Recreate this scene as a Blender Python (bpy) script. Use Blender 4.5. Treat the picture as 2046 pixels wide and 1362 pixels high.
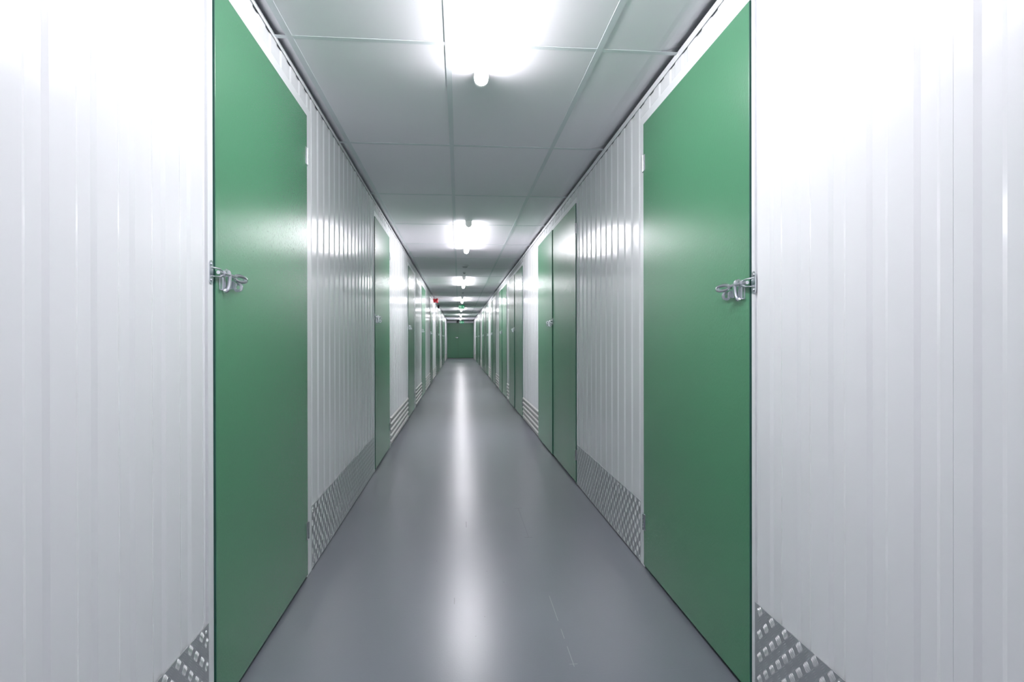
import bpy, bmesh, math, random
from mathutils import Vector, Matrix

random.seed(7)
for o in list(bpy.data.objects):
    bpy.data.objects.remove(o)
scene = bpy.context.scene
col = scene.collection

# ------------------------------------------------------------------ camera, world, exposure
F_PX, W_PX = 1170.0, 2046.0
YAW = math.atan(106.5 / F_PX)
PITCH = math.atan(2.3 / F_PX)
EYE = 1.087
cam_data = bpy.data.cameras.new('camera')
cam_data.sensor_width = 36.0
cam_data.lens = F_PX / W_PX * 36.0
cam_data.clip_start = 0.02
cam_data.clip_end = 200
cam = bpy.data.objects.new('camera', cam_data)
cam.location = (0, 0, EYE)
cam.rotation_euler = (math.pi / 2 - PITCH, math.radians(0.1), -YAW)
col.objects.link(cam)
scene.camera = cam

world = bpy.data.worlds.new('world')
scene.world = world
world.use_nodes = True
world.node_tree.nodes['Background'].inputs['Color'].default_value = (0.02, 0.021, 0.023, 1)
world.node_tree.nodes['Background'].inputs['Strength'].default_value = 1.0

LAMP_STRENGTH = 64.0
scene.view_settings.view_transform = 'Standard'
scene.view_settings.look = 'None'
scene.view_settings.exposure = 0.0
scene.view_settings.gamma = 1.0
scene.view_settings.use_curve_mapping = False
scene.cycles.max_bounces = 16
scene.cycles.diffuse_bounces = 10
scene.cycles.glossy_bounces = 6

# ------------------------------------------------------------------ dimensions (metres)
XL, XR = -0.696, 0.885          # faces of the two walls
ZC = 2.243                      # underside of the ceiling tiles
YB, YE = -5.0, 34.7             # back wall, end wall
DOOR_TOP = 2.112
KICK = 0.302
PITCH_RIB = 0.1327


# ------------------------------------------------------------------ materials
def new_mat(name):
    m = bpy.data.materials.new(name)
    m.use_nodes = True
    nt = m.node_tree
    return m, nt, nt.nodes['Principled BSDF']


def srgb(r, g, b):
    f = lambda c: (c / 255 / 12.92) if c / 255 <= 0.04045 else ((c / 255 + 0.055) / 1.055) ** 2.4
    return (f(r), f(g), f(b), 1)


def plain(name, color, rough, metal=0.0, spec=0.5):
    m, nt, b = new_mat(name)
    b.inputs['Base Color'].default_value = color
    b.inputs['Roughness'].default_value = rough
    b.inputs['Metallic'].default_value = metal
    b.inputs['Specular IOR Level'].default_value = spec
    return m


def obj_noise(nt, scale, stretch=(1, 1, 1), detail=3.0):
    tc = nt.nodes.new('ShaderNodeTexCoord')
    mp = nt.nodes.new('ShaderNodeMapping')
    mp.inputs['Scale'].default_value = stretch
    mp.inputs['Location'].default_value = (3.13, 5.71, 0.37)
    nz = nt.nodes.new('ShaderNodeTexNoise')
    nz.inputs['Scale'].default_value = scale
    nz.inputs['Detail'].default_value = detail
    nt.links.new(tc.outputs['Object'], mp.inputs['Vector'])
    nt.links.new(mp.outputs['Vector'], nz.inputs['Vector'])
    return nz


def add_bump(nt, b, height, dist, strength=1.0, prev=None):
    bp = nt.nodes.new('ShaderNodeBump')
    bp.inputs['Strength'].default_value = strength
    bp.inputs['Distance'].default_value = dist
    nt.links.new(height, bp.inputs['Height'])
    if prev is not None:
        nt.links.new(prev.outputs['Normal'], bp.inputs['Normal'])
    nt.links.new(bp.outputs['Normal'], b.inputs['Normal'])
    return bp


def make_white_steel():
    m, nt, b = new_mat('white_coated_steel')
    b.inputs['Base Color'].default_value = (0.775, 0.785, 0.80, 1)
    b.inputs['Roughness'].default_value = 0.17
    n = obj_noise(nt, 1.0, (7.0, 7.0, 0.8), 1.5)      # slight oil-canning of the sheet
    add_bump(nt, b, n.outputs['Fac'], 0.004, 0.55)
    return m


def make_green():
    m, nt, b = new_mat('green_leathergrain_coating')
    b.inputs['Base Color'].default_value = (0.068, 0.235, 0.122, 1)
    b.inputs['Roughness'].default_value = 0.27
    b.inputs['IOR'].default_value = 1.65
    n = obj_noise(nt, 260.0, (1.0, 1.0, 0.35), 2.0)
    add_bump(nt, b, n.outputs['Fac'], 0.0008, 0.7)
    return m


def make_floor():
    m, nt, b = new_mat('grey_floor_paint')
    N, L = nt.nodes, nt.links
    tc = N.new('ShaderNodeTexCoord')
    sep = N.new('ShaderNodeSeparateXYZ')
    L.new(tc.outputs['Object'], sep.inputs[0])

    def math_node(op, a, c=None):
        n = N.new('ShaderNodeMath')
        n.operation = op
        for i, v in enumerate((a, c)):
            if v is None:
                continue
            if hasattr(v, 'default_value'):
                L.new(v, n.inputs[i])
            else:
                n.inputs[i].default_value = v
        return n.outputs[0]

    def line(c, centre, half):
        return math_node('LESS_THAN', math_node('ABSOLUTE', math_node('SUBTRACT', c, centre)), half)

    X, Y = sep.outputs['X'], sep.outputs['Y']
    big = obj_noise(nt, 1.6, (1, 0.6, 1), 4.0)
    ramp = N.new('ShaderNodeMapRange')
    ramp.inputs['From Min'].default_value = 0.3
    ramp.inputs['From Max'].default_value = 0.7
    ramp.inputs['To Min'].default_value = 0.94
    ramp.inputs['To Max'].default_value = 1.06
    L.new(big.outputs['Fac'], ramp.inputs['Value'])
    # worn setting-out lines: a thin line with a short cross tick at its end
    wob = obj_noise(nt, 9.0, (1, 1, 1), 3.0)
    broken = math_node('GREATER_THAN', wob.outputs['Fac'], 0.42)
    pale = math_node('MULTIPLY', math_node('MULTIPLY', line(X, 0.381, 0.0012), line(Y, 2.19, 0.27)), broken)
    tick = math_node('MULTIPLY', line(X, 0.381, 0.014), line(Y, 1.935, 0.0016))
    pale = math_node('MAXIMUM', pale, tick)
    dark = math_node('MULTIPLY', line(X, 0.381, 0.0013), line(Y, 3.48, 0.28))
    dark = math_node('MAXIMUM', dark, math_node('MULTIPLY', line(X, 0.381, 0.022), line(Y, 3.2, 0.004)))
    dark = math_node('MAXIMUM', dark, math_node('MULTIPLY', line(X, 0.381, 0.022), line(Y, 3.76, 0.004)))
    # short scuff marks
    for (sx, sy, hx, hy) in ((0.042, 3.46, 0.0035, 0.055), (-0.02, 2.45, 0.002, 0.03), (0.2, 2.62, 0.002, 0.004), (0.1, 2.3, 0.002, 0.004),
                             (0.06, 2.15, 0.002, 0.003), (-0.11, 2.9, 0.002, 0.004), (0.13, 2.75, 0.0025, 0.003)):
        dark = math_node('MAXIMUM', dark, math_node('MULTIPLY', line(X, sx, hx), line(Y, sy, hy)))
    base = N.new('ShaderNodeMix')
    base.data_type = 'RGBA'
    base.blend_type = 'MULTIPLY'
    base.inputs['Factor'].default_value = 1.0
    base.inputs['A'].default_value = (0.168, 0.180, 0.208, 1)
    L.new(ramp.outputs['Result'], base.inputs['B'])
    mixp = N.new('ShaderNodeMix')
    mixp.data_type = 'RGBA'
    L.new(math_node('MULTIPLY', pale, 0.6), mixp.inputs['Factor'])
    L.new(base.outputs['Result'], mixp.inputs['A'])
    mixp.inputs['B'].default_value = (0.42, 0.42, 0.43, 1)
    mixd = N.new('ShaderNodeMix')
    mixd.data_type = 'RGBA'
    L.new(math_node('MULTIPLY', dark, 0.6), mixd.inputs['Factor'])
    L.new(mixp.outputs['Result'], mixd.inputs['A'])
    mixd.inputs['B'].default_value = (0.05, 0.055, 0.065, 1)
    L.new(mixd.outputs['Result'], b.inputs['Base Color'])
    b.inputs['Roughness'].default_value = 0.28
    b.inputs['IOR'].default_value = 1.72
    fine = obj_noise(nt, 190.0, (1, 1, 1), 2.0)
    bp = add_bump(nt, b, fine.outputs['Fac'], 0.0005, 0.35)
    joint = math_node('MAXIMUM', line(Y, 1.875, 0.002), line(Y, 2.5, 0.002))
    joint = math_node('MAXIMUM', joint, line(Y, 3.83, 0.003))
    add_bump(nt, b, math_node('MULTIPLY', joint, -1.0), 0.0008, 0.6, bp)
    return m


M_WHITE = make_white_steel()
M_TRIM = plain('white_trim', (0.78, 0.79, 0.805, 1), 0.3)
M_GREEN = make_green()
M_FLOOR = make_floor()
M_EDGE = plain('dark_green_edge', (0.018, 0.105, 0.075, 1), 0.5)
M_TILE = plain('ceiling_tile_board', (0.925, 0.905, 0.945, 1), 0.55)
M_RAIL = plain('ceiling_rail_white', (0.72, 0.76, 0.78, 1), 0.45)
M_ALU = plain('tread_aluminium', (0.66, 0.665, 0.68, 1), 0.45, 0.9)
M_ALU_BAR = plain('tread_bar_worn', (0.74, 0.74, 0.75, 1), 0.40, 1.0)
M_RIBBED = plain('ribbed_aluminium', (0.60, 0.585, 0.575, 1), 0.48, 0.65)
M_ZINC = plain('zinc_plated_steel', (0.78, 0.80, 0.84, 1), 0.27, 1.0)
M_SCREW = plain('bright_screw', (0.92, 0.92, 0.92, 1), 0.55, 0.85)
M_HINGE = plain('hinge_steel', (0.5, 0.52, 0.54, 1), 0.3, 1.0)
M_DARK = plain('dark_void_board', (0.02, 0.021, 0.024, 1), 0.8)
M_CAP = plain('grey_plastic', (0.45, 0.47, 0.48, 1), 0.5)
M_PLASTIC = plain('white_plastic', (0.75, 0.76, 0.77, 1), 0.4)
M_RED = plain('red_plastic', (0.55, 0.015, 0.03, 1), 0.3)
M_BLACK = plain('black_plastic', (0.025, 0.027, 0.032, 1), 0.4)


def emitter(name, color, strength):
    m, nt, b = new_mat(name)
    b.inputs['Base Color'].default_value = (0.8, 0.8, 0.8, 1)
    b.inputs['Emission Color'].default_value = color
    b.inputs['Emission Strength'].default_value = strength
    return m


M_TUBE = emitter('lit_diffuser', (0.99, 0.962, 1.01, 1), LAMP_STRENGTH)
M_CAP_ADDED_GLOW = emitter('end_cap_added_glow', (0.95, 1.0, 1.0, 1), 0.2)       # faint emission added so the grey cap does not come out dark
M_SIGN_GREEN = emitter('lit_sign_green', (0.01, 0.42, 0.17, 1), 0.5)
M_SIGN_WHITE = emitter('lit_sign_white', (0.8, 1.0, 0.9, 1), 0.7)
for m_ in (M_SIGN_GREEN,):
    m_.node_tree.nodes['Principled BSDF'].inputs['Base Color'].default_value = (0.01, 0.25, 0.1, 1)


# ------------------------------------------------------------------ mesh helpers
class MB:
    """collects pieces of one mesh"""

    def __init__(self):
        self.v, self.f = [], []

    def add(self, verts, faces):
        n = len(self.v)
        self.v += [tuple(p) for p in verts]
        self.f += [tuple(i + n for i in q) for q in faces]

    def box(self, x0, x1, y0, y1, z0, z1):
        self.add([(x0, y0, z0), (x1, y0, z0), (x1, y1, z0), (x0, y1, z0), (x0, y0, z1), (x1, y0, z1), (x1, y1, z1), (x0, y1, z1)],
                 [(0, 3, 2, 1), (4, 5, 6, 7), (0, 1, 5, 4), (1, 2, 6, 5), (2, 3, 7, 6), (3, 0, 4, 7)])

    def prism(self, poly, axis, a0, a1):
        """closed outline poly (2D) extruded along axis between a0 and a1"""
        def put(p, a):
            return {0: (a, p[0], p[1]), 1: (p[0], a, p[1]), 2: (p[0], p[1], a)}[axis]
        n = len(poly)
        vs = [put(p, a0) for p in poly] + [put(p, a1) for p in poly]
        fs = [tuple(range(n))[::-1], tuple(range(n, 2 * n))]
        fs += [(i, (i + 1) % n, n + (i + 1) % n, n + i) for i in range(n)]
        self.add(vs, fs)

    def cyl(self, c, axis, r, h, n=14):
        poly = [(r * math.cos(2 * math.pi * k / n), r * math.sin(2 * math.pi * k / n)) for k in range(n)]
        k = {0: (c[1], c[2]), 1: (c[0], c[2]), 2: (c[0], c[1])}[axis]
        self.prism([(p[0] + k[0], p[1] + k[1]) for p in poly], axis, c[axis], c[axis] + h)

    def ring(self, c, axis, r0, r1, t, n=18):
        """flat ring (washer) centred at c, thickness t along axis"""
        vs, fs = [], []
        for k in range(n):
            a = 2 * math.pi * k / n
            for r, s in ((r0, -t / 2), (r1, -t / 2), (r1, t / 2), (r0, t / 2)):
                p = (r * math.cos(a), r * math.sin(a))
                q = {0: (s, p[0], p[1]), 1: (p[0], s, p[1]), 2: (p[0], p[1], s)}[axis]
                vs.append((c[0] + q[0], c[1] + q[1], c[2] + q[2]))
        for k in range(n):
            a, d = 4 * k, 4 * ((k + 1) % n)
            for i in range(4):
                j = (i + 1) % 4
                fs.append((a + i, a + j, d + j, d + i))
        self.add(vs, fs)

    def tube(self, path, r, n=8, closed=False, flat=1.0):
        P = [Vector(p) for p in path]
        vs, fs = [], []
        m = len(P)
        ref = None
        for i, p in enumerate(P):
            if closed:
                t = (P[(i + 1) % m] - P[i - 1]).normalized()
            else:
                t = (P[min(i + 1, m - 1)] - P[max(i - 1, 0)]).normalized()
            if ref is None:
                ref = t.orthogonal().normalized()
            u = (ref - t * ref.dot(t)).normalized()
            ref = u
            w = t.cross(u)
            for k in range(n):
                a = 2 * math.pi * k / n
                vs.append(p + u * (r * math.cos(a)) + w * (r * flat * math.sin(a)))
        for i in range(m if closed else m - 1):
            a, d = i * n, ((i + 1) % m) * n
            for k in range(n):
                fs.append((a + k, a + (k + 1) % n, d + (k + 1) % n, d + k))
        if not closed:
            fs += [tuple(range(n))[::-1], tuple(range((m - 1) * n, m * n))]
        self.add(vs, fs)

    def mapped(self, fn):
        r = MB()
        r.v = [tuple(fn(p)) for p in self.v]
        r.f = list(self.f)
        return r

    def mesh(self, name, mat, smooth=False, closed=True, bevel=0.0):
        me = bpy.data.meshes.new(name)
        me.from_pydata(self.v, [], self.f)
        if closed or bevel:
            bm = bmesh.new()
            bm.from_mesh(me)
            bmesh.ops.recalc_face_normals(bm, faces=bm.faces)
            if bevel:
                bmesh.ops.bevel(bm, geom=list(bm.edges), offset=bevel, segments=2, profile=0.5, affect='EDGES')
            bm.to_mesh(me)
            bm.free()
        me.materials.append(mat)
        if smooth:
            for p in me.polygons:
                p.use_smooth = True
            try:
                me.set_sharp_from_angle(angle=math.radians(40))
            except Exception:
                pass
        me.update()
        return me


def put(name, data, parent=None, loc=(0, 0, 0), label=None):
    o = bpy.data.objects.new(name, data)
    col.objects.link(o)
    o.location = loc
    if parent is not None:
        o.parent = parent
    if label:
        o['label'] = label
    return o


def tag(o, label, cat, kind=None, group=None):
    o['label'] = label
    if cat:
        o['category'] = cat
    if kind:
        o['kind'] = kind
    if group:
        o['group'] = group
    return o


# ------------------------------------------------------------------ wall frame: (a along the wall, o out of the wall, z)
class Side:
    def __init__(self, x, sgn):
        self.x, self.s = x, sgn

    def w(self, p):                      # (a, o, z) -> world offsets, wall face at o = 0
        return (self.x + self.s * p[1], p[0], p[2])


LEFT, RIGHT = Side(XL, 1), Side(XR, -1)

# profile of the white cladding: wide flat, narrow recess, sloped flanks
FLAT, FLANK, DEPTH = 0.0690, 0.0130, 0.0046
NEAR_PHASE = 1.169 + PITCH_RIB / 2          # centre of a wide flat


def profile_points(a0, a1, phase):
    """(a, o) points of the corrugation between a0 and a1"""
    k0 = int(math.floor((a0 - phase) / PITCH_RIB)) - 1
    k1 = int(math.ceil((a1 - phase) / PITCH_RIB)) + 1
    pts = []
    for k in range(k0, k1 + 1):
        c = phase + k * PITCH_RIB
        pts += [(c - FLAT / 2 - FLANK, -DEPTH), (c - FLAT / 2, 0.0), 
                (c + FLAT / 2, 0.0), (c + FLAT / 2 + FLANK, -DEPTH)]
    out = []

    def interp(a):
        for p, q in zip(pts, pts[1:]):
            if p[0] <= a <= q[0]:
                t = (a - p[0]) / max(q[0] - p[0], 1e-9)
                return p[1] + t * (q[1] - p[1])
        return 0.0
    out.append((a0, interp(a0)))
    out += [p for p in pts if a0 < p[0] < a1]
    out.append((a1, interp(a1)))
    return out


def cladding(side, parent, a0, a1, z0, z1, phase, lift=0.0):
    pts = profile_points(a0, a1, phase)
    mb = MB()
    t = 0.0012
    front = [(p[0], p[1] + lift) for p in pts]
    back = [(p[0], p[1] + lift - t) for p in pts][::-1]
    loop = front + back
    n = len(pts)
    # a thin folded sheet: front, back and edges
    vs = [(p[0], p[1], z0) for p in loop] + [(p[0], p[1], z1) for p in loop]
    m = len(loop)
    fs = [(i, (i + 1) % m, m + (i + 1) % m, m + i) for i in range(m)]
    for i in range(n - 1):
        j = m - 1 - i
        fs.append((i, i + 1, j - 1, j))
        fs.append((m + i, m + j, m + j - 1, m + i + 1))
    mb.add(vs, fs)
    me = mb.mapped(side.w).mesh('cladding_panel', M_WHITE)
    return put('cladding_panel', me, parent)


# ------------------------------------------------------------------ setting: floor, end walls
mb = MB()
mb.box(XL - 0.12, XR + 0.12, YB - 0.1, YE + 0.1, -0.05, 0.0)
floor = put('floor', mb.mesh('floor', M_FLOOR))
tag(floor, 'glossy grey painted floor running the length of the storage corridor', 'floor', 'structure')

mb = MB()
mb.box(XL - 0.10, XL - 0.055, YB, YE, 0.001, 2.34)
wall_left = put('wall_left', mb.mesh('wall_left', M_DARK))
tag(wall_left, 'white ribbed metal partition wall carrying the red alarm', 'wall', 'structure')
mb = MB()
mb.box(XR + 0.055, XR + 0.10, YB, YE, 0.001, 2.34)
wall_right = put('wall_right', mb.mesh('wall_right', M_DARK))
tag(wall_right, 'white ribbed metal partition wall facing the wall with the red alarm', 'wall', 'structure')
mb = MB()
mb.box(XL - 0.1, XR + 0.1, YE, YE + 0.05, 0.001, 2.34)
wall_end = put('wall_end', mb.mesh('wall_end', M_DARK))
tag(wall_end, 'end wall of the corridor with white strip above the green double door', 'wall', 'structure')
mb = MB()
mb.box(XL - 0.1, XR + 0.1, YB - 0.05, YB, 0.001, 2.34)
wall_back = put('wall_back', mb.mesh('wall_back', M_TRIM))
tag(wall_back, 'plain white wall closing the corridor behind the camera', 'wall', 'structure')

# ------------------------------------------------------------------ ceiling
RAIL_X = (-0.639, -0.039, 0.561)
ROW0, ROW = 2.30, 1.2
mb = MB()
mb.box(XL - 0.12, XR + 0.12, YB - 0.1, YE + 0.1, 2.34, 2.37)
ceiling = put('ceiling', mb.mesh('ceiling', M_DARK))
tag(ceiling, 'suspended ceiling of pale grey tiles on a metal grid', 'ceiling', 'structure')


def tile_mesh(x_pts, y0, y1, th=0.012):
    """x_pts: (x, rise) along the width; underside follows the rise"""
    m = MB()
    n = len(x_pts)
    low = [(x, ZC + r) for x, r in x_pts]
    top = [(x, ZC + r + th) for x, r in x_pts][::-1]
    m.prism(low + top, 1, y0, y1)
    return m.mesh('ceiling_tile', M_TILE)


rows = []
k = -8
while ROW0 + k * ROW < YE:
    rows.append((max(ROW0 + k * ROW, YB), min(ROW0 + (k + 1) * ROW, YE)))
    k += 1
rows = [r for r in rows if r[1] - r[0] > 0.05 and r[1] > YB]
strips = [
    [(-0.765, 0.055), (-0.70, 0.026), (-0.655, 0.006), (-0.635, 0.0)],
    [(-0.635, 0.0), (-0.039, 0.0)],
    [(-0.039, 0.0), (0.561, 0.0)],
    [(0.561, 0.0), (0.78, 0.0), (0.80, 0.0015), (0.82, 0.005), (0.845, 0.012), (0.87, 0.021), (0.90, 0.033), (0.95, 0.055)],
]
cache = {}
for (y0, y1) in rows:
    for si, st in enumerate(strips):
        key = (si, round(y1 - y0, 4))
        if key not in cache:
            cache[key] = tile_mesh(st, 0.001, y1 - y0 - 0.001)
        put('ceiling_tile', cache[key], ceiling, (0, y0, 0))
for x in RAIL_X:
    mb = MB()
    mb.box(x - 0.012, x + 0.012, YB, YE, ZC - 0.0020, ZC - 0.0002)
    put('ceiling_rail', mb.mesh('ceiling_rail', M_RAIL), ceiling)
mb = MB()
mb.box(XL - 0.03, XR + 0.03, -0.012, 0.012, ZC - 0.0017, ZC - 0.0003)
me_cross = mb.mesh('cross_rail', M_RAIL)
for (y0, y1) in rows[1:]:
    put('cross_rail', me_cross, ceiling, (0, y0, 0))

# ------------------------------------------------------------------ kick plates
def tread_bars(a0, a1, z0, z1, o):
    """five-bar tread: cells of five lens bars, alternately leaning"""
    m = MB()
    cell = 0.0333
    L, wd, hgt = 0.0132, 0.0013, 0.0009
    na, nz = int((a1 - a0) / cell) + 1, int((z1 - z0) / cell) + 1
    for i in range(na):
        for j in range(nz):
            ca, cz = a0 + (i + 0.5) * cell, z1 - (j + 0.5) * cell
            ang = math.radians(45 if (i + j) % 2 == 0 else -45)
            d = (math.cos(ang), math.sin(ang))
            q = (-d[1], d[0])
            for b in range(-2, 3):
                pa, pz = ca + q[0] * b * 0.0056, cz + q[1] * b * 0.0056
                if not (a0 + 0.008 < pa < a1 - 0.008 and z0 + 0.008 < pz < z1 - 0.008):
                    continue
                ln = L * (1.0 if abs(b) < 2 else 0.9)
                vs = [(pa - d[0] * ln, o, pz - d[1] * ln), (pa + q[0] * wd, o, pz + q[1] * wd), (pa + d[0] * ln, o, pz + d[1] * ln),
                      (pa - q[0] * wd, o, pz - q[1] * wd), (pa - d[0] * ln * 0.6, o + hgt, pz - d[1] * ln * 0.6),
                      (pa + d[0] * ln * 0.6, o + hgt, pz + d[1] * ln * 0.6)]
                m.add(vs, [(0, 1, 4), (1, 5, 4), (1, 2, 5), (2, 3, 5), (3, 4, 5), (3, 0, 4)])
    return m


def screw_heads(side, parent, spots, o, r=0.0048):
    for (a, z) in spots:
        m = MB()
        n = 10
        vs, fs = [], []
        for rr, oo in ((r, 0.0), (r * 0.85, 0.0016), (r * 0.35, 0.0026)):
            vs += [(rr * math.cos(2 * math.pi * k / n), oo, rr * math.sin(2 * math.pi * k / n)) for k in range(n)]
        for lv in range(2):
            for k in range(n):
                fs.append((lv * n + k, lv * n + (k + 1) % n, (lv + 1) * n + (k + 1) % n, (lv + 1) * n + k))
        fs.append(tuple(range(2 * n, 3 * n)))
        m.add(vs, fs)
        me = m.mapped(lambda p: side.w((a + p[0], o + p[1], z + p[2]))).mesh('screw', M_SCREW, smooth=True)
        put('screw', me, parent)


def tread_kick(side, parent, a0, a1, bars_from=None):
    m = MB()
    m.box(a0, a1, 0.0012, 0.0035, 0.006, KICK)
    kp = put('kick_plate', m.mapped(side.w).mesh('kick_plate', M_ALU), parent, label='silver five-bar tread kick plate')
    b0 = a0 if bars_from is None else bars_from
    tb = put('tread_bars', tread_bars(b0, a1, 0.006, KICK, 0.0034).mapped(side.w).mesh('tread_bars', M_ALU_BAR, closed=False), kp)
    tb['kind'] = 'stuff'
    sp = []
    L = a1 - a0
    vis0 = max(a0, 0.9)
    n = max(2, int(round((a1 - vis0) / 0.42)) + 1)
    for k in range(n):
        a = vis0 + 0.018 + (a1 - vis0 - 0.036) * k / (n - 1)
        sp += [(a, KICK - 0.016), (a, 0.026)]
    screw_heads(side, kp, sp, 0.0035)


def ribbed_kick(side, parent, a0, a1):
    m = MB()
    nrib = 5
    prof = []
    h = (KICK - 0.006) / nrib
    for k in range(nrib):
        z = 0.006 + k * h
        prof += [(0.0015, z), (0.0015, z + h * 0.34), (0.0145, z + h * 0.50), (0.0145, z + h * 0.80), (0.0015, z + h)]
    front = prof
    poly = front + [(0.0005, KICK), (0.0005, 0.006)]
    # outline in (o, z), extruded along a
    n = len(poly)
    vs = [(a0, p[0], p[1]) for p in poly] + [(a1, p[0], p[1]) for p in poly]
    fs = [(i, (i + 1) % n, n + (i + 1) % n, n + i) for i in range(n)] + [tuple(range(n)), tuple(range(n, 2 * n))]
    m.add(vs, fs)
    put('kick_plate', m.mapped(side.w).mesh('kick_plate', M_RIBBED), parent, label='silver kick plate with horizontal ribs')


# ------------------------------------------------------------------ door hardware
def latch_parts(side):
    """sliding hasp latch around the free edge of a leaf; a = 0 at the edge, positive over the leaf; o = 0 at the wall face"""
    O = 0.008                             # leaf face stands this proud
    parts = {}
    # bolt bar with a flattened looped end
    m = MB()
    m.tube([(-0.012, O + 0.013, 0.0), (0.02, O + 0.014, 0.0), (0.095, O + 0.019, -0.002)], 0.0054, 10)
    loop = []
    for k in range(20):
        t = 2 * math.pi * k / 20
        loop.append((0.128 + 0.036 * math.cos(t), O + 0.022 + 0.005 * math.cos(t), -0.005 + 0.0085 * math.sin(t)))
    m.tube(loop, 0.0060, 8, closed=True)
    parts['bolt'] = m
    # keeper plate on the jamb, rounded ends, two screws
    m = MB()
    poly = []
    for k in range(9):
        t = math.pi * k / 8
        poly.append((-0.0185 + 0.0125 * math.cos(t), 0.022 + 0.0115 * math.sin(t)))
    for k in range(9):
        t = math.pi + math.pi * k / 8
        poly.append((-0.0185 + 0.0125 * math.cos(t), -0.022 + 0.0115 * math.sin(t)))
    m.prism(poly, 1, 0.003, 0.0055)
    for z in (-0.0225, 0.0225):
        m.cyl((-0.0185, 0.0055, z), 1, 0.0048, 0.0015, 10)
        m.cyl((-0.0185, 0.007, z), 1, 0.003, 0.0012, 8)
    parts['keeper_plate'] = m
    # bent strap that holds the bolt end
    m = MB()
    for s in (1, -1):
        m.tube([(-0.024, 0.006, s * 0.0125), (-0.012, 0.012, s * 0.0122), (0.002, O + 0.012, s * 0.0105), (0.012, O + 0.0145, s * 0.006),
                (0.018, O + 0.015, s * 0.001)], 0.0026, 8)
    m.ring((0.017, O + 0.014, 0.0), 0, 0.0045, 0.0085, 0.004, 14)
    parts['keeper_strap'] = m
    # base plate on the leaf
    m = MB()
    poly = [(0.024, -0.046), (0.024, -0.012), (0.03, -0.006), (0.03, 0.012), (0.07, 0.012), (0.07, -0.046)]
    m.prism(poly, 1, O + 0.0002, O + 0.0026)
    m.box(0.026, 0.034, O + 0.0026, O + 0.010, -0.044, -0.010)
    parts['base_plate'] = m
    # upright round lug in front of the guide
    m = MB()
    m.ring((0.036, O + 0.015, 0.004), 1, 0.0052, 0.0115, 0.0055, 18)
    parts['lug'] = m
    # D shaped guide strap over the bar
    m = MB()
    path = []
    for k in range(15):
        t = -math.pi / 2 + math.pi * k / 14
        path.append((0.058 + 0.004 * math.sin(t), O + 0.004 + 0.0135 * max(0.0, math.cos(t)) ** 0.5, -0.018 + 0.029 * math.sin(t)))
    m.tube(path, 0.0072, 8, flat=0.8)
    parts['guide_strap'] = m
    # padlock eyelet and its round tab
    m = MB()
    m.ring((0.098, O + 0.027, -0.033), 0, 0.0062, 0.0140, 0.005, 20)
    m.cyl((0.076, O + 0.017, -0.028), 0, 0.0125, 0.006, 16)
    m.box(0.080, 0.098, O + 0.012, O + 0.019, -0.040, -0.027)
    parts['eyelet'] = m
    return parts


LATCH_Z = {1: 1.279, -1: 1.258}
latch_cache = {}


def add_latch(side, door, a_edge, detailed, lift=0.0):
    key = (side.s, detailed)
    if key not in latch_cache:
        pr = latch_parts(side)
        loc = Side(0.0, side.s)
        if detailed:
            latch_cache[key] = {n: m.mapped(loc.w).mesh(n, M_ZINC, smooth=True) for n, m in pr.items()}
        else:
            al = MB()
            for m in pr.values():
                al.add(m.v, m.f)
            latch_cache[key] = {'latch': al.mapped(loc.w).mesh('latch', M_ZINC, smooth=True)}
    ms = latch_cache[key]
    base = Vector((side.x + side.s * lift, a_edge, LATCH_Z[side.s]))
    if not detailed:
        put('latch', ms['latch'], door, base - door.location, label='silver sliding bolt latch')
        return
    root = put('latch', ms['bolt'], door, base - door.location, label='silver sliding bolt latch')
    for n, me in ms.items():
        if n != 'bolt':
            put(n, me, root)


hinge_cache = {}


def add_hinge(side, leaf, a, z):
    """butt hinge: knuckle on the gap, one plate over the leaf, one over the jamb; a at the leaf edge, plates along +/- a"""
    if side.s not in hinge_cache:
        m = MB()
        for k in range(5):
            m.cyl((0.0, 0.0105, -0.038 + k * 0.0153), 2, 0.0048, 0.0146, 10)
        m.box(-0.026, 0.0, 0.0080, 0.0098, -0.038, 0.038)
        m.box(0.0, 0.026, 0.0030, 0.0046, -0.038, 0.038)
        m.box(-0.0005, 0.003, 0.003, 0.010, -0.037, 0.037)
        hinge_cache[side.s] = m.mapped(Side(0.0, side.s).w).mesh('hinge', M_HINGE, smooth=True)
    return put('hinge', hinge_cache[side.s], leaf, Vector((side.x, a, z)) - leaf.parent.location)


def box_mesh(side, name, mat, a0, a1, o0, o1, z0, z1, origin, bevel=0.0):
    m = MB()
    m.box(a0, a1, o0, o1, z0, z1)
    return m.mapped(lambda p: Vector(side.w(p)) - origin).mesh(name, mat, bevel=bevel)


door_count = 0


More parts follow.
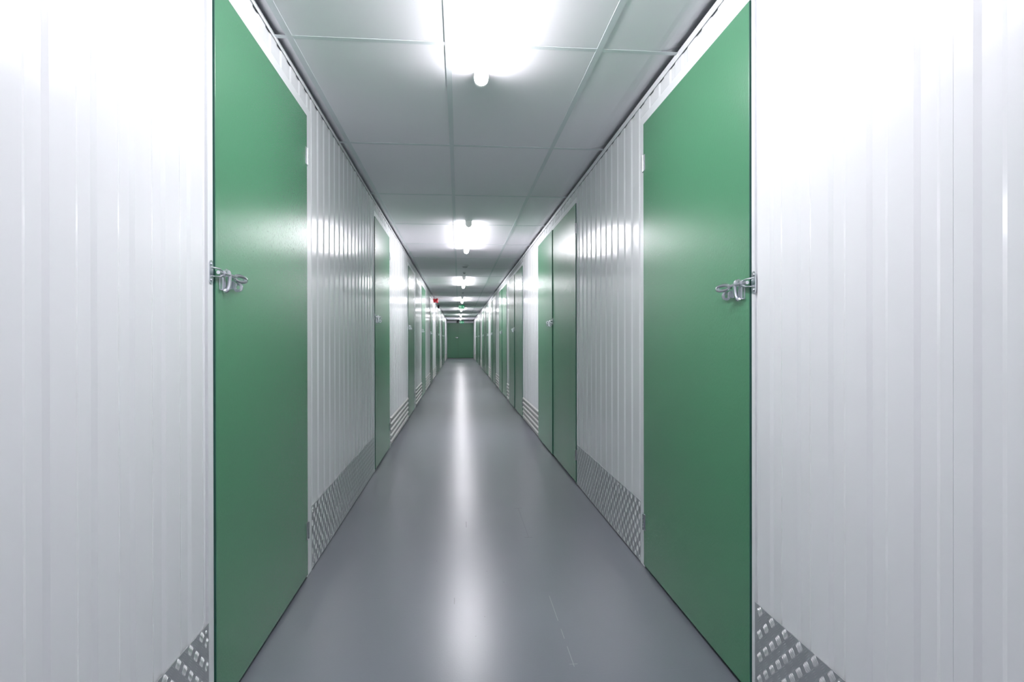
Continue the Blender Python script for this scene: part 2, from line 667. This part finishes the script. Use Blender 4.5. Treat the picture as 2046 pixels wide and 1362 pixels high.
def make_door(side, y0, y1, split, jn, jf, label, detailed):
    """leaf or leaves from y0 to y1; latch on the near edge (or at the split); jn, jf widths of the jambs"""
    global door_count
    door_count += 1
    door = bpy.data.objects.new('door_%d' % door_count, None)
    col.objects.link(door)
    base = Vector((side.x, (y0 + y1) / 2, 0))
    door.location = base
    tag(door, label, 'door', 'structure')
    bv = 0.0015 if detailed else 0.0
    # jambs and head
    put('jamb', box_mesh(side, 'jamb', M_TRIM, y0 - jn, y0 - 0.003, -0.05, 0.003, 0.002, DOOR_TOP + 0.045, base), door)
    put('jamb', box_mesh(side, 'jamb', M_TRIM, y1 + 0.003, y1 + jf, -0.05, 0.003, 0.002, DOOR_TOP + 0.045, base), door)
    put('head', box_mesh(side, 'head', M_TRIM, y0 - 0.003, y1 + 0.003, -0.05, 0.003, DOOR_TOP + 0.004, DOOR_TOP + 0.045, base), door)
    spans = [(y0, y1)] if split is None else [(y0, split - 0.003), (split + 0.003, y1)]
    proud = [0.008] if split is None else [0.009, 0.016]
    for i, (a0, a1) in enumerate(spans):
        leaf = put('leaf', box_mesh(side, 'leaf', M_GREEN, a0 + 0.0022, a1, -0.034, proud[i], 0.016, DOOR_TOP, base, bv), door)
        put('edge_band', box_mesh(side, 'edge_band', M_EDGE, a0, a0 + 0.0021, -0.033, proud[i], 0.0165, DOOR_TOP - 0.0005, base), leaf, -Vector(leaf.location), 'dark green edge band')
        hy, flip = (a1, False)
        if split is not None and i == 0:
            hy = a0
        for z in (0.22, 1.925):
            h = add_hinge(side, leaf, hy, z)
            if hy == a0:
                h.rotation_euler = (math.pi, 0, 0)
    add_latch(side, door, y0 if split is None else split + 0.003, detailed, 0.0 if split is None else 0.0082)
    return door


# ------------------------------------------------------------------ doors: (leaf start, leaf end, split, jamb near, jamb far, label)
left_doors = [
    (1.732, 2.748, None, 0.037, 0.088, 'big single green door with latch, first on the wall carrying the red alarm'),
    (4.93, 5.95, None, 0.03, 0.08, 'second single green door on the red-alarm wall, just after the tread kick plate'),
    (8.15, 9.24, None, 0.05, 0.30, 'third single green door along the red-alarm wall, past the first ribbed kick plate'),
    (11.12, 12.28, None, 0.05, 0.06, 'fourth single green door along the red-alarm wall'),
    (14.35, 15.62, None, 0.06, 0.08, 'fifth single green door along the red-alarm wall, just before the alarm'),
    (17.95, 21.6, 19.65, 0.07, 0.09, 'first double green door beyond the red alarm on the same wall'),
    (24.1, 26.2, 25.15, 0.07, 0.07, 'second double green door beyond the red alarm on the same wall'),
    (26.55, 28.75, 27.65, 0.07, 0.09, 'last double green door on the red-alarm wall before the end door'),
]
right_doors = [
    (1.70, 2.722, None, 0.021, 0.062, 'big single green door with latch, first on the wall facing the red alarm'),
    (4.34, 6.37, 5.41, 0.02, 0.05, 'first double green door on the wall facing the red alarm'),
    (8.04, 10.12, 9.16, 0.05, 0.08, 'second double green door on the wall facing the red alarm'),
    (10.72, 12.63, 11.82, 0.06, 0.08, 'third double green door on the wall facing the red alarm'),
    (13.92, 15.98, 15.15, 0.06, 0.08, 'fourth double green door on the wall facing the red alarm'),
    (17.4, 18.95, None, 0.06, 0.06, 'single green door beyond four double doors on the wall facing the red alarm'),
    (19.25, 21.95, 20.5, 0.06, 0.08, 'fifth double green door on the wall facing the red alarm'),
    (23.8, 26.0, 24.9, 0.07, 0.07, 'sixth double green door on the wall facing the red alarm'),
    (26.5, 30.0, 28.2, 0.07, 0.08, 'last double green door on the wall facing the red alarm'),
]
TOP_L, TOP_R = (2.229, 2.249), (2.219, 2.246)


def build_side(side, wall, doors, top):
    segs = []
    cur = YB
    for (y0, y1, sp, jn, jf, lab) in doors:
        segs.append((cur, y0 - jn))
        cur = y1 + jf
    segs.append((cur, YE))
    for i, (a0, a1) in enumerate(segs):
        phase = NEAR_PHASE if i == 0 else a0 + 0.03 + FLAT / 2
        if a1 - a0 < 0.02:
            continue
        # full height sheets about a metre wide
        if i == 0:
            cuts = [a1]
            c = 0.976 if side is RIGHT else 0.83
            while c > a0:
                cuts.append(c)
                c -= PITCH_RIB * 8
            cuts.append(a0)
            cuts = cuts[::-1]
        else:
            n = max(1, int(round((a1 - a0) / (PITCH_RIB * 8))))
            if n == 1:
                cuts = [a0, a1]
            else:
                cuts = [a0] + [phase + PITCH_RIB * 8 * k - FLAT * 0.2 for k in range(1, n)] + [a1]
                cuts = [c for c in cuts if c <= a1]
        for j, (c0, c1) in enumerate(zip(cuts, cuts[1:])):
            cladding(side, wall, c0 + (0.0006 if j else 0), c1, 0.004, top[0] + 0.003, phase)
        if a0 < 4.5 and a1 > 0:
            if i == 0:
                tread_kick(side, wall, YB + 0.01, a1 - 0.001, 0.7)
            else:
                tread_kick(side, wall, a0 + 0.001, a1 - 0.001)
        else:
            ribbed_kick(side, wall, a0 + 0.001, a1 - 0.001)
    # cladding over the doors
    for i, (y0, y1, sp, jn, jf, lab) in enumerate(doors):
        cladding(side, wall, y0 - jn + 0.0005, y1 + jf - 0.0005, DOOR_TOP + 0.047, top[0] + 0.003, NEAR_PHASE if i == 0 else y0 - jn - 0.03 - FLAT / 2)
    # top channel: face strip and cap
    m = MB()
    m.box(YB, YE, 0.0020, 0.0040, top[0], top[1])
    m.box(YB, YE, -0.05, 0.0020, top[1] - 0.0018, top[1])
    put('top_channel', m.mapped(side.w).mesh('top_channel', M_TRIM), wall)
    for d in doors:
        make_door(side, d[0], d[1], d[2], d[3], d[4], d[5], d[0] < 7)


build_side(LEFT, wall_left, left_doors, TOP_L)
build_side(RIGHT, wall_right, right_doors, TOP_R)

# ------------------------------------------------------------------ end of the corridor: double door across the whole width
class EndSide:
    """a runs from +x to -x so that the leaf with the latch lies on the far side of the split"""
    def __init__(self):
        self.x, self.s = 0, 1

    def w(self, p):
        return (-p[0], YE - p[1], p[2])


door_count += 1
END_TOP = 2.085
end_door = bpy.data.objects.new('door_%d' % door_count, None)
col.objects.link(end_door)
end_door.location = (0.09, YE, 0)
tag(end_door, 'green double door filling the end wall below the exit sign', 'door', 'structure')
base = Vector(end_door.location)
for (x0, x1) in ((XL + 0.02, -0.036), (-0.030, XR - 0.02)):
    m = MB()
    m.box(x0, x1, YE - 0.045, YE - 0.005, 0.03, END_TOP)
    put('leaf', m.mapped(lambda p: Vector(p) - base).mesh('leaf', M_GREEN, bevel=0.0015), end_door)
for (x0, x1) in ((XL + 0.001, XL + 0.017), (XR - 0.017, XR - 0.001)):
    m = MB()
    m.box(x0, x1, YE - 0.06, YE - 0.001, 0.002, END_TOP + 0.006)
    put('jamb', m.mapped(lambda p: Vector(p) - base).mesh('jamb', M_TRIM), end_door)
m = MB()
m.box(XL + 0.004, XR - 0.004, YE - 0.06, YE - 0.001, END_TOP + 0.008, 2.205)
put('head_panel', m.mapped(lambda p: Vector(p) - base).mesh('head_panel', M_TRIM), end_door)
m = MB()
m.box(XL + 0.02, XR - 0.02, YE - 0.05, YE - 0.004, 0.001, 0.008)
put('threshold', m.mapped(lambda p: Vector(p) - base).mesh('threshold', M_ALU), end_door)
es = EndSide()
pr = latch_parts(es)
al = MB()
for m in pr.values():
    al.add(m.v, m.f)
me = al.mapped(lambda p: (-p[0] - 0.036, YE - 0.037 - p[1], p[2] + 1.24)).mapped(lambda p: Vector(p) - base).mesh('latch', M_ZINC, smooth=True)
put('latch', me, end_door, label='silver sliding bolt latch')

# ------------------------------------------------------------------ ceiling lamps
LX, LAMP_LEN = 0.0985, 1.775
lamp_far = [-2.5, 2.545, 7.47, 12.5, 17.6, 22.65, 27.75, 32.6]
lamp_labels = [
    'glowing tube batten on the ceiling behind the camera',
    'large glowing tube batten overhead, cut by the top edge of the photo, closest lamp',
    'second glowing tube batten along the ceiling, before the round smoke detector',
    'third glowing tube batten along the ceiling, just past the round smoke detector',
    'fourth glowing tube batten along the ceiling, in front of the hanging exit sign',
    'fifth glowing tube batten along the ceiling, just behind the hanging exit sign',
    'sixth glowing tube batten along the ceiling, one before the last',
    'last glowing tube batten, at the ceiling before the green end door',
]


def u_outline(w, top, straight, n=10):
    """half round bottom profile in (x, z), z measured down from the ceiling"""
    pts = [(-w / 2, -top), (-w / 2, -top - straight)]
    r = w / 2
    for k in range(1, n):
        t = math.pi + math.pi * k / n
        pts.append((r * math.cos(t), -top - straight + r * math.sin(t)))
    pts += [(w / 2, -top - straight), (w / 2, -top)]
    return pts


m = MB()
m.prism(u_outline(0.060, 0.027, 0.006), 1, 0.022, LAMP_LEN - 0.022)
me_tube = m.mesh('diffuser', M_TUBE, smooth=True)
m = MB()
m.box(-0.027, 0.027, 0.01, LAMP_LEN - 0.01, -0.0268, -0.0002)
me_spine = m.mesh('lamp_spine', M_PLASTIC)
m = MB()
m.prism(u_outline(0.063, 0.0004, 0.0325), 1, 0.0, 0.0215)
me_cap_n = m.mesh('end_cap', M_CAP_ADDED_GLOW, smooth=True)
m = MB()
m.prism(u_outline(0.0585, 0.0004, 0.0315), 1, LAMP_LEN - 0.0215, LAMP_LEN)
me_cap_f = m.mesh('end_cap_far', M_CAP_ADDED_GLOW, smooth=True)
for yf, lab in zip(lamp_far, lamp_labels):
    r = bpy.data.objects.new('tube_lamp', None)
    col.objects.link(r)
    r.location = (LX, yf - LAMP_LEN, ZC)
    tag(r, lab, 'lamp', None, 'tube lamps along the ceiling')
    put('lamp_spine', me_spine, r)
    put('diffuser', me_tube, r)
    put('end_cap', me_cap_n, r)
    put('end_cap', me_cap_f, r)

# ------------------------------------------------------------------ smoke detector and small ceiling sensors
def disc_stack(levels, n=20):
    """levels: (radius, z) from the ceiling down"""
    m = MB()
    vs, fs = [], []
    for r, z in levels:
        vs += [(r * math.cos(2 * math.pi * k / n), r * math.sin(2 * math.pi * k / n), z) for k in range(n)]
    for lv in range(len(levels) - 1):
        for k in range(n):
            fs.append((lv * n + k, lv * n + (k + 1) % n, (lv + 1) * n + (k + 1) % n, (lv + 1) * n + k))
    fs += [tuple(range(n)), tuple(range((len(levels) - 1) * n, len(levels) * n))]
    m.add(vs, fs)
    return m


sd = put('smoke_detector', disc_stack([(0.058, -0.0003), (0.058, -0.012), (0.052, -0.018), (0.045, -0.021)]).mesh('smoke_detector', M_PLASTIC, smooth=True),
         None, (LX, 9.08, ZC))
tag(sd, 'round white smoke detector on the ceiling between the second and third lamps', 'smoke detector')
put('sensing_head', disc_stack([(0.040, -0.0212), (0.038, -0.034), (0.030, -0.042), (0.012, -0.045)]).mesh('sensing_head', M_CAP, smooth=True), sd)
for y, lab in ((10.02, 'small grey ceiling sensor in front of the third lamp, behind the smoke detector'),
               (14.2, 'small grey ceiling sensor in front of the fourth lamp')):
    s = put('ceiling_sensor', disc_stack([(0.03, -0.0003), (0.03, -0.010), (0.026, -0.014)]).mesh('ceiling_sensor', M_PLASTIC, smooth=True), None, (LX, y, ZC))
    tag(s, lab, 'sensor', None, 'small ceiling sensors')
    put('sensor_lens', disc_stack([(0.022, -0.0142), (0.019, -0.026), (0.010, -0.033)]).mesh('sensor_lens', M_CAP, smooth=True), s)

# ------------------------------------------------------------------ exit signs
def exit_sign(name, x, y, ztop, w, h, label, stem):
    """backlit green escape-route sign with running figure, door and arrow, facing -y"""
    r = bpy.data.objects.new(name, None)
    col.objects.link(r)
    r.location = (x, y, ztop)
    tag(r, label, 'sign', None, 'green exit signs')
    m = MB()
    m.box(-w / 2, w / 2, -0.006, 0.012, -h - stem, -stem)
    put('sign_panel', m.mesh('sign_panel', M_SIGN_GREEN, bevel=0.001), r)
    m = MB()
    m.box(-w / 2 - 0.006, w / 2 + 0.006, -0.012, 0.018, -stem + 0.0004, -stem + 0.022 if stem > 0.03 else -stem + 0.012)
    if stem > 0.03:
        for sx in (-0.35, 0.35):
            m.cyl((sx * w, 0.003, -stem + 0.02), 2, 0.003, stem - 0.021, 8)
    put('sign_housing', m.mesh('sign_housing', M_CAP), r)
    # pictogram, unit square (0..1 across, 0..1 up)
    fig = MB()

    def P(u, v):
        return (-w / 2 + u * w, -0.0075, -stem - h + v * h)

    def poly(pts):
        n = len(pts)
        a = [P(*p) for p in pts]
        b = [(q[0], q[1] + 0.0014, q[2]) for q in a]
        fig.add(a + b, [tuple(range(n)), tuple(range(n, 2 * n))[::-1]] + [(i, (i + 1) % n, n + (i + 1) % n, n + i) for i in range(n)])

    poly([(0.06, 0.12), (0.06, 0.88), (0.30, 0.88), (0.30, 0.12), (0.24, 0.12), (0.24, 0.80), (0.12, 0.80), (0.12, 0.12)])      # doorway
    poly([(0.40 + 0.035 * math.cos(t * math.pi / 5), 0.80 + 0.07 * math.sin(t * math.pi / 5)) for t in range(10)])            # head
    poly([(0.40, 0.70), (0.47, 0.70), (0.45, 0.45), (0.39, 0.45)])                                                            # torso
    poly([(0.40, 0.69), (0.34, 0.56), (0.37, 0.54), (0.43, 0.66)])                                                            # arm
    poly([(0.46, 0.69), (0.53, 0.60), (0.51, 0.56), (0.45, 0.63)])
    poly([(0.39, 0.46), (0.45, 0.46), (0.40, 0.16), (0.35, 0.16)])                                                            # legs
    poly([(0.42, 0.46), (0.46, 0.46), (0.54, 0.32), (0.60, 0.32), (0.60, 0.25), (0.51, 0.25)])
    poly([(0.66, 0.56), (0.78, 0.56), (0.78, 0.74), (0.94, 0.50), (0.78, 0.26), (0.78, 0.44), (0.66, 0.44)])                  # arrow
    put('pictogram', fig.mesh('pictogram', M_SIGN_WHITE), r)


exit_sign('exit_sign', 0.093, 19.2, ZC - 0.0002, 0.19, 0.105, 'small lit green exit sign hanging from the ceiling between the fourth and fifth lamps', 0.028)
exit_sign('exit_sign', 0.19, YE - 0.08, 2.235, 0.24, 0.14, 'lit green exit sign above the green double door at the corridor end', 0.035)

# dark box beside the end sign
m = MB()
m.box(-0.055, 0.055, -0.05, 0.0, -0.12, 0.0)
bx = put('alarm_box', m.mesh('alarm_box', M_BLACK, bevel=0.008), None, (-0.055, YE - 0.061, 2.215))
tag(bx, 'small black box above the end door, beside the exit sign', 'box')
m = MB()
m.cyl((0.0, -0.062, -0.07), 1, 0.026, 0.013, 14)
put('box_lens', m.mesh('box_lens', M_CAP, smooth=True), bx)

# ------------------------------------------------------------------ red alarm sounder and the dark box beyond it, high on the wall
def round_side(levels, n=20):
    """levels: (radius, x out of wall)"""
    m = disc_stack(levels, n)
    return m.mapped(lambda p: (p[2], p[0], p[1]))


al = put('fire_alarm', round_side([(0.060, 0.0), (0.060, 0.040), (0.050, 0.046)]).mesh('fire_alarm', M_RED, smooth=True), None, (XL + 0.0035, 16.2, 2.165))
tag(al, 'round red fire alarm sounder high on the wall, below the ceiling edge', 'fire alarm')
put('sounder_horn', round_side([(0.044, 0.0462), (0.060, 0.085), (0.068, 0.12), (0.058, 0.13), (0.02, 0.134)]).mesh('sounder_horn', M_RED, smooth=True), al)
m = MB()
m.box(0.0, 0.055, -0.045, 0.045, -0.05, 0.05)
db = put('junction_box', m.mesh('junction_box', M_BLACK, bevel=0.006), None, (XL + 0.0035, 19.6, 2.185))
tag(db, 'small dark box high on the wall just beyond the red fire alarm', 'box')
m = MB()
m.cyl((0.02, 0.0, 0.0505), 2, 0.009, 0.008, 10)
put('cable_gland', m.mesh('cable_gland', M_CAP, smooth=True), db)
